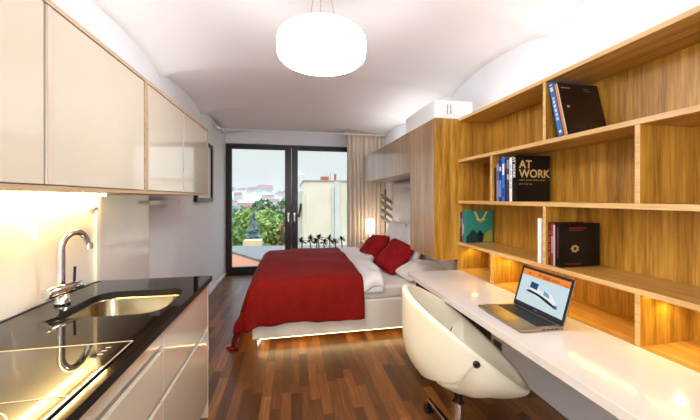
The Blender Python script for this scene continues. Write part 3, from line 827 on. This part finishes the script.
# local x,y = pillow face, local z = thickness; tipped up about Y so that faces look to -X
def face(tilt, yaw=0, roll=0):
    # face normal looking to -X and up; tilt = lean back from vertical
    return (Matrix.Rotation(yaw, 3, 'Z') @ Matrix.Rotation(-(PI/2-tilt), 3, 'Y') @ Matrix.Rotation(roll, 3, 'Z')).to_euler()
WG, RG = 'white bed pillows', 'red cushions on the bed'
pillow('pillow', 'white pillow standing against the headboard at the window side of the bed', WG, M['linen'], (1.485, 4.27, .80), (.27, .33, .08), face(math.radians(24)), 1)
pillow('pillow', 'white pillow against the headboard behind the nearer red cushion', WG, M['linen'], (1.485, 3.60, .80), (.28, .32, .08), face(math.radians(22)), 2)
pillow('pillow', 'cream pillow lying under the oak wall cabinet at the near edge of the bed', WG, M['sheet'], (1.40, 3.11, .605), (.24, .20, .075), (math.radians(4), math.radians(-12), .1), 3)
pillow('cushion', 'red square cushion farther from the camera, near the window', RG, M['redpil'], (1.13, 4.07, .695), (.23, .23, .10), face(math.radians(40), math.radians(14), math.radians(8)), 4)
pillow('cushion', 'red square cushion nearer the camera, tipped on one corner', RG, M['redpil'], (1.22, 3.46, .695), (.22, .22, .105), face(math.radians(42), math.radians(22), math.radians(-12)), 5)
for o in C.objects:
    if o.name.startswith('cushion'): o['category'] = 'cushion'

# bedside table, lamp, wall fins
ns = thing('bedside_table', 'small white bedside table beside the curtain beyond the bed', 'bedside table', (1.42, 5.0, 0))
build('top', MB().box(1.2, 1.62, 4.82, 5.18, .62, .65), M['desk_white'], ns, bevel=.003)
build('body', MB().box(1.23, 1.6, 4.84, 5.16, .2, .619), M['desk_white'], ns, bevel=.003)
for x in (1.25, 1.58):
    for yv in (4.86, 5.14): build('leg', MB().tube([(x, yv, .0005), (x, yv, .2)], .015, 10), M['alu'], ns)
bl = thing('bedside_lamp', 'glowing white bedside lamp beyond the red cushions', 'lamp', (1.34, 5.03, .65))
build('base', MB().lathe([(0, 0), (.06, 0), (.06, .012), (.012, .02), (.012, .15), (0, .15)], (1.34, 5.03, .6505), 20), M['chrome'], bl)
build('shade', MB().lathe([(0, 0), (.075, 0), (.07, .23), (0, .23)], (1.34, 5.03, .80), 28), M['shade'], bl)
wl = thing('wall_fins', 'stack of four curved bronze fins standing beside the white headboard', 'decoration', (1.55, 4.98, .65))
for k in range(4):
    z0 = 1.02+.125*k
    def ff(u, v, z0=z0):
        a = -1+2*u
        return (1.42+.13*(1-a*a)*.2-.02+.25*u*.9, 4.93-.03*math.sin(PI*u), z0+.10*v*(1-.75*u**2)+.045*math.sin(PI*u*.6)-.09*u*u)
    def fg(u, v, z0=z0):
        # curved leaf: broad blade arching from left tip down to right
        yv = 4.97-.10*math.sin(PI*v*.9); x = 1.49+.20*u
        return (x, yv, z0+.11*math.cos(u*1.5)-.03-.075*v)
    build('fin', MB().grid(fg, 16, 8), M['metal_leaf'], wl, solid=.006, off=0)
build('post', MB().tube([(1.60, 4.985, .6505), (1.60, 4.985, 1.55)], .012, 10), M['frame'], wl)
# curtain
cu_ = MB()
def fc(u, v):
    x = .985+(1.70-.985)*u; z = .012+(2.545-.012)*v
    amp = .045*(1-.25*v); ph = u*2*PI*9
    if v > .96: amp *= .6
    yv = 5.36+amp*math.sin(ph+.5*math.sin(u*17))+.012*math.sin(ph*2.1+3*v)
    x += .012*math.cos(ph)+.01*math.sin(v*3+u*5)
    return (x, yv, z)
cu_.grid(fc, 190, 24)
ct = thing('curtain', 'beige full length gathered curtain at the right of the window', 'curtain', (1.34, 5.37, 0))
build('cloth', cu_, M['curtain'], ct, solid=.004)
hd = MB()
def fh(u, v):
    ph = u*2*PI*27; x = .98+.73*u
    return (x, 5.355+.022*math.sin(ph)+.0, 2.53+.10*v+.008*math.sin(ph*.5))
hd.grid(fh, 220, 4); build('pleated_heading', hd, M['curtain'], ct, solid=.004)

# ------------------------------------------------------------------ outside
O = {}
O['roof'] = plain('grey roof felt', '#6f6d68', .8, .1, 3)
O['terra'] = plain('terracotta paving', '#a86c4c', .8, .1, 4)
O['stucco'] = plain('cream stucco', '#dacdb4', .9, .07, 1.2, bump=.1, bscale=10)
O['stucco2'] = plain('pale stucco', '#cbc8be', .9, .05, 1.5)
O['pink'] = plain('pinkish render', '#e2c0ac', .9, .05, 2)
O['brick'] = plain('brick red', '#b0674a', .9, .15, 8)
O['redroof'] = plain('red roof tiles', '#96594a', .9, .12, .3)
O['whouse'] = plain('pale house walls', '#b2aea8', .9, .08, .2)
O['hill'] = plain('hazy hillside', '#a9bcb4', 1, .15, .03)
O['ground'] = plain('park ground', '#4f5f3a', 1, .2, .1)
O['trunk'] = plain('bark', '#4a3c2e', .9, .2, 6)
O['g1'] = leafmat('mid green leaves', '#4c6a30', '#8fa85a')
O['g2'] = leafmat('dark green leaves', '#3a5630', '#6f8f4c')
O['g3'] = leafmat('yellow green leaves', '#6f8a3a', '#afbd6a')
O['spruce'] = leafmat('blue spruce needles', '#5a7a72', '#a0b8b4')
O['rust'] = leafmat('rusty leaves', '#5a3e22', '#8a6a3c')
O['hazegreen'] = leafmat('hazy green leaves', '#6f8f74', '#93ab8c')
O['palm'] = leafmat('dark palm leaves', '#0f1d10', '#2c4426')
O['pot'] = plain('dark planter', '#3a3430', .7)

tag(build('ground', MB().box(-160, 160, 12, 380, -9.2, -9), O['ground']), kind='structure')
tr = tag(build('terrace', MB().box(-4, 4, 5.95, 8.45, -.25, -.10), O['terra']), kind='structure')
cp = tag(build('roof_ledge', MB().prism([(-3.6, 9.9), (2.2, 9.0), (2.2, 7.0), (-.75, 7.35), (-1.62, 8.68), (-3.6, 9.2)], -.14, -.05), O['roof']), 'grey flat roof ledge just outside the left window pane', 'roof')
# neighbouring facade
fa = thing('neighbour_house', 'cream blank gable wall of the neighbouring house with brick chimney', 'house', (3, 15, -9))
build('wall', MB().box(.57, 9, 14, 20, -9, 2.17), O['stucco'], fa)
build('coping', MB().box(.54, 9.05, 13.95, 20, 2.171, 2.23), plain('grey coping', '#9a948c', .7), fa)
build('chimney', MB().box(1.42, 1.76, 14.2, 14.8, 2.231, 2.42), O['brick'], fa)
build('chimney_pipe', MB().tube([(2.08, 14.3, 2.2), (2.08, 14.3, 2.55)], .06, 12), O['brick'], fa)
build('antenna', MB().tube([(1.85, 14.3, 2.23), (1.85, 14.3, 2.62)], .012, 8), M['alu'], fa)
build('downpipe', MB().tube([(1.92, 13.93, -9), (1.92, 13.93, 1.9)], .05, 12), O['stucco2'], fa)
build('pilaster', MB().box(2.0, 2.25, 13.93, 13.999, -9, 2.17), O['stucco2'], fa)
build('wall_patch', MB().box(.62, .69, 13.985, 13.999, .2, 1.55), plain('worn plaster', '#cfc3a6', .9), fa)
sw = thing('annex_house', 'narrow pale annex beside the cream gable wall with an open dark shutter', 'house', (.4, 16.5, -9))
build('wall', MB().box(.33, .5699, 16, 19, -9, 1.75), O['stucco2'], sw)
shm = MB().xbox(Matrix.Translation((.45, 15.93, .75)) @ Matrix.Rotation(.18, 4, 'Y'), -.055, .055, -.03, .03, -.36, .36)
build('shutter', shm, M['black'], sw)
lw_ = tag(build('garden_wall', MB().add([(-2.6, 9.6, -9), (-2.02, 9.6, -9), (-2.02, 10.4, -9), (-2.6, 10.4, -9), (-2.6, 9.6, .95), (-2.02, 9.6, .05), (-2.02, 10.4, .05), (-2.6, 10.4, .95)],
     [(0, 3, 2, 1), (4, 5, 6, 7), (0, 1, 5, 4), (1, 2, 6, 5), (2, 3, 7, 6), (3, 0, 4, 7)]), O['pink']), 'pinkish sloping wall at the left edge of the window view', 'wall')
pb = tag(build('planter_box', MB().box(-1.75, -1.1, 11.7, 12.2, -9, -.2), plain('sandy render', '#d8b88a', .9)), 'sandy block below the blue spruce outside', 'wall')

# yuccas on the terrace
def yucca(x, yv, h, s, seed, label):
    r_ = random.Random(seed)
    o = thing('yucca', label, 'plant', (x, yv, -.0995), 0, 'potted yuccas on the terrace')
    build('pot', MB().lathe([(0, 0), (.055, 0), (.07, .22), (.062, .22), (.06, .19), (0, .19)], (x, yv, -.0995), 18), O['pot'], o)
    build('trunk', MB().tube([(x, yv, .085), (x+.015, yv, h*.5), (x+.03*r_.uniform(-1, 1), yv, h)], .012, 8), O['trunk'], o)
    m = MB(); c = Vector((x, yv, h))
    for k in range(26):
        a = r_.uniform(0, 2*PI); el = r_.uniform(-.35, 1.25); ln_ = s*r_.uniform(.75, 1.1)
        d = Vector((math.cos(a)*math.cos(el), math.sin(a)*math.cos(el), math.sin(el)))
        sd = Vector((-math.sin(a), math.cos(a), 0))*.022
        p1 = c+d*ln_*.5; p2 = c+d*ln_-Vector((0, 0, .035))
        m.add([c-sd*.5, c+sd*.5, p1+sd, p1-sd, p2], [(0, 1, 2, 3), (3, 2, 4)])
    build('leaves', m, O['palm'], o)
ys_ = [(.20, .52, .13), (.40, .56, .12), (.50, .53, .10), (.57, .57, .12), (.68, .50, .10), (.79, .54, .15), (.90, .50, .10), (1.06, .55, .10)]
names = ['yucca farthest left behind the right pane, by the window mullion', 'yucca second from the left behind the right pane', 'yucca third from the left, low rosette', 'yucca fourth from the left with upright leaves',
         'yucca fifth from the left, small and low', 'yucca sixth from the left, with the widest crown', 'yucca second from the right behind the pane', 'yucca farthest right, beside the curtain']
for k, (x, h, s) in enumerate(ys_): yucca(x, 6.25+.05*(k % 2), h-.03, s*1.35, k, 'dark ' + names[k])

# trees
def crown_mb(c, rx, rz, n, leaf, seed, conic=False):
    r_ = random.Random(seed); m = MB(); blobs = []
    for k in range(9):
        blobs.append((Vector((r_.uniform(-.55, .55)*rx, r_.uniform(-.55, .55)*rx, r_.uniform(-.5, .6)*rz)), r_.uniform(.4, .62)))
    for k in range(n):
        if conic:
            hh = r_.random()**1.4; a = r_.uniform(0, 2*PI); rr = rx*(1-hh)*(.55+.45*r_.random())*(.75+.25*math.sin(hh*40))
            p = Vector((rr*math.cos(a), rr*math.sin(a), (hh-.5)*2*rz))
        else:
            bc_, br = r_.choice(blobs); d = Vector((r_.gauss(0, 1), r_.gauss(0, 1), r_.gauss(0, 1))).normalized()*r_.uniform(.8, 1.0)*br
            p = bc_+Vector((d.x*rx, d.y*rx, d.z*rz))
        p += Vector(c); u = Vector((r_.gauss(0, 1), r_.gauss(0, 1), r_.gauss(0, 1))).normalized()
        w_ = u.cross(Vector((r_.gauss(0, 1), r_.gauss(0, 1), r_.gauss(0, 1)))).normalized(); s_ = leaf*r_.uniform(.6, 1.3)
        m.add([p-u*s_, p+w_*s_*.6, p+u*s_, p-w_*s_*.6], [(0, 1, 2, 3)])
    return m
def tree(x, yv, ztop, rx, rz, mat, label, n=2200, leaf=.22, seed=0, conic=False, group='trees outside the window', name='tree'):
    t = thing(name, label, 'tree', (x, yv, -9), 0, group)
    build('trunk', MB().tube([(x, yv, -9), (x, yv, ztop-rz*1.2)], [.25, .12], 8), O['trunk'], t)
    build('crown', crown_mb((x, yv, ztop-rz), rx, rz, n, leaf, seed, conic), mat, t)
tree(-1.72, 14.5, .62, .72, 1.0, O['spruce'], 'blue grey spruce in front of the green trees, over the sandy block', 2600, .10, 1, True, name='spruce_tree')
tree(-4.3, 24, -.2, 2.4, 2.6, O['g1'], 'mid green tree at the left edge of the window view', 3200, .22, 2)
tree(-1.2, 27, .0, 2.6, 3.0, O['g3'], 'yellow green tree behind the blue spruce', 3600, .22, 3)
tree(.75, 24, -.3, 1.7, 3.0, O['rust'], 'rusty brown tree low beside the window mullion', 2600, .2, 4)
tree(1.0, 36, 1.0, 3.2, 3.2, O['g2'], 'dark green tree beside the mullion, tallest of the near trees', 3600, .26, 5)
tree(-4.0, 38, .3, 3.4, 3.0, O['g3'], 'pale green tree left of the dark tall tree', 3600, .26, 6)
tree(-8.6, 36, .2, 3.2, 3.0, O['g1'], 'green tree behind the pinkish wall', 3000, .26, 7)
tree(-2.6, 55, 1.0, 4.6, 4.0, O['g2'], 'broad dark tree in the middle distance', 3200, .36, 8)
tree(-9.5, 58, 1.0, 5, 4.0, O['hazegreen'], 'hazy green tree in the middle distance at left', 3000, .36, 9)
tree(4.0, 58, 1.2, 4.5, 4.2, O['g1'], 'green crown in the middle distance beside the mullion', 3000, .36, 10)
# hills and far city
hm = MB()
def fhill(u, v):
    x = -190+330*u; yv = 200+170*v
    h = -9+ (5+12*math.exp(-((x+30)/50)**2)+4*math.exp(-((x+90)/40)**2)+3*math.exp(-((x-60)/50)**2))*(1-math.exp(-v*3.0))*1.15
    return (x, yv, h+.6*math.sin(x*.21)+.4*math.sin(yv*.3))
hm.grid(fhill, 90, 24)
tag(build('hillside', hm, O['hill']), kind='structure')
def hz(x, yv):
    u = (x+190)/330; v = (yv-200)/170; return fhill(u, max(0, min(1, v)))[2] if yv > 200 else -9
rc = random.Random(21)
cast = thing('hilltop_castle', 'long red roofed building on top of the distant hill', 'building', (-12, 355, 8))
zc_ = hz(-29, 352)-.5
build('wall', MB().box(-38, -20, 350, 358, zc_, zc_+4), O['whouse'], cast)
build('roof', MB().add([(-38.6, 349.5, zc_+4), (-19.4, 349.5, zc_+4), (-19.4, 358.5, zc_+4), (-38.6, 358.5, zc_+4), (-36, 354, zc_+7.5), (-22, 354, zc_+7.5)], [(0, 1, 5, 4), (2, 3, 4, 5), (1, 2, 5), (3, 0, 4), (0, 3, 2, 1)]), O['redroof'], cast)
build('wing', MB().box(-54, -40, 352, 358, zc_-2, zc_+3.5), O['whouse'], cast)
def house(x, yv, w_, d_, h_, zb, k):
    red = k % 3 != 0
    t = thing('distant_house', 'small pale house with red roof in the distant city' if red else 'small pale house with grey roof in the distant city', 'house', (x, yv, zb), 0, 'houses of the distant city')
    build('wall', MB().box(x-w_, x+w_, yv-d_, yv+d_, zb, zb+h_), O['whouse'], t)
    build('roof', MB().add([(x-w_*1.06, yv-d_*1.06, zb+h_), (x+w_*1.06, yv-d_*1.06, zb+h_), (x+w_*1.06, yv+d_*1.06, zb+h_), (x-w_*1.06, yv+d_*1.06, zb+h_), (x-w_, yv, zb+h_*1.55), (x+w_, yv, zb+h_*1.55)], [(0, 1, 5, 4), (2, 3, 4, 5), (1, 2, 5), (3, 0, 4), (0, 3, 2, 1)]), O['redroof'] if red else O['roof'], t)
placed = []
for k in range(90):
    yv = rc.uniform(150, 330); x = rc.uniform(-.30, .06)*yv
    w_ = rc.uniform(2, 4.5); zb = hz(x, yv)-1
    h_ = rc.uniform(2.5, 4.2) if yv > 200 else rc.uniform(4, 6)
    if any(abs(x-a)<w_+b+1 and abs(yv-c)<9 for a, b, c in placed): continue
    placed.append((x, w_, yv)); house(x, yv, w_, rc.uniform(3, 4), h_, zb, k)

hzm = bpy.data.materials.new('distance haze'); hzm.use_nodes = True; nt = hzm.node_tree; nt.nodes.clear()
ho_ = nt.nodes.new('ShaderNodeOutputMaterial'); hv = nt.nodes.new('ShaderNodeVolumeScatter'); hv.inputs['Density'].default_value = .0014
hv.inputs['Color'].default_value = (1, 1, 1, 1); nt.links.new(hv.outputs[0], ho_.inputs['Volume'])
tag(build('haze', MB().box(-170, 150, 70, 375, -9.5, 15), hzm), kind='structure')
# ------------------------------------------------------------------ lights
def area(name, loc, rot, sx, sy, power, col):
    l_ = bpy.data.lights.new(name, 'AREA'); l_.shape = 'RECTANGLE'; l_.size = sx; l_.size_y = sy; l_.energy = power; l_.color = col
    o = bpy.data.objects.new(name, l_); C.objects.link(o); o.location = loc; o.rotation_euler = rot; return o
def spot(name, loc, power, col, ang):
    l_ = bpy.data.lights.new(name, 'SPOT'); l_.energy = power; l_.color = col; l_.spot_size = ang; l_.spot_blend = .6; l_.shadow_soft_size = .015
    o = bpy.data.objects.new(name, l_); C.objects.link(o); o.location = loc; return o
WARM = (1, .84, .62)
area('cove_and_fill_light', (1.56, 1.2, 2.10), (PI, 0, 0), 0.05, 2.2, 1.5, (.98, .97, 1))
area('cove_and_fill_light', (1.5, 3.95, 2.10), (PI, 0, 0), 0.05, 1.7, 2.0, (.95, .96, 1))  # added fill: unseen uplight over the bed cabinets, brightens the far ceiling
area('cove_and_fill_light', (-.92, 1.8, 2.085), (PI, 0, 0), 0.05, 2.5, 1.8, (.95, .96, 1))  # added fill: unseen uplight on the kitchen cabinets, brightens left wall and ceiling
for yy_ in (2.28, 1.84, .92): spot('puck_beam', (1.52, yy_, .990), .75, (1, .80, .25), 2.6)
sun = bpy.data.lights.new('hazy_sun', 'SUN'); sun.energy = .25; sun.angle = .35; sun.color = (1, .95, .86)
pt = bpy.data.lights.new('rear_fill_light', 'POINT'); pt.energy = 34; pt.shadow_soft_size = .25; pt.color = (.97, .98, 1)  # added fill light behind the camera, no actual fitting there
po = bpy.data.objects.new('rear_fill_light', pt); C.objects.link(po); po.location = (.01, -1.05, 1.6)
so_ = bpy.data.objects.new('hazy_sun', sun); C.objects.link(so_); so_.rotation_euler = (math.radians(48), 0, math.radians(-25))
wd = bpy.data.worlds.new('overcast sky'); bpy.context.scene.world = wd; wd.use_nodes = True
nt = wd.node_tree; bgn = nt.nodes['Background']
tc = N(nt, 'ShaderNodeTexCoord'); sp = N(nt, 'ShaderNodeSeparateXYZ'); L(nt, tc.outputs['Generated'], sp.inputs[0])
cr = N(nt, 'ShaderNodeValToRGB'); el = cr.color_ramp.elements      # overcast: zenith brighter than the horizon
el[0].position = .0; el[0].color = (.76, .79, .79, 1); el[1].position = .8; el[1].color = (3.0, 3.5, 4.3, 1)
x = el.new(.24); x.color = (.80, .86, .88, 1)
L(nt, sp.outputs['Z'], cr.inputs['Fac']); L(nt, cr.outputs['Color'], bgn.inputs['Color']); bgn.inputs['Strength'].default_value = .52

# ------------------------------------------------------------------ camera
cam = bpy.data.cameras.new('camera'); co = bpy.data.objects.new('camera', cam); C.objects.link(co)
co.location = (0, 0, 1.4); co.rotation_euler = (PI/2, 0, -math.radians(11.1))
cam.sensor_width = 36; cam.lens = 300/700*36; cam.shift_y = -12/700; cam.clip_start = .02; cam.clip_end = 1000
sc = bpy.context.scene; sc.camera = co
sc.view_settings.view_transform = 'Standard'; sc.view_settings.look = 'None'; sc.view_settings.gamma = 1
sc.view_settings.exposure = 1.05; sc.view_settings.use_curve_mapping = False
sc.cycles.max_bounces = 10; sc.cycles.diffuse_bounces = 5; sc.cycles.sample_clamp_indirect = 6
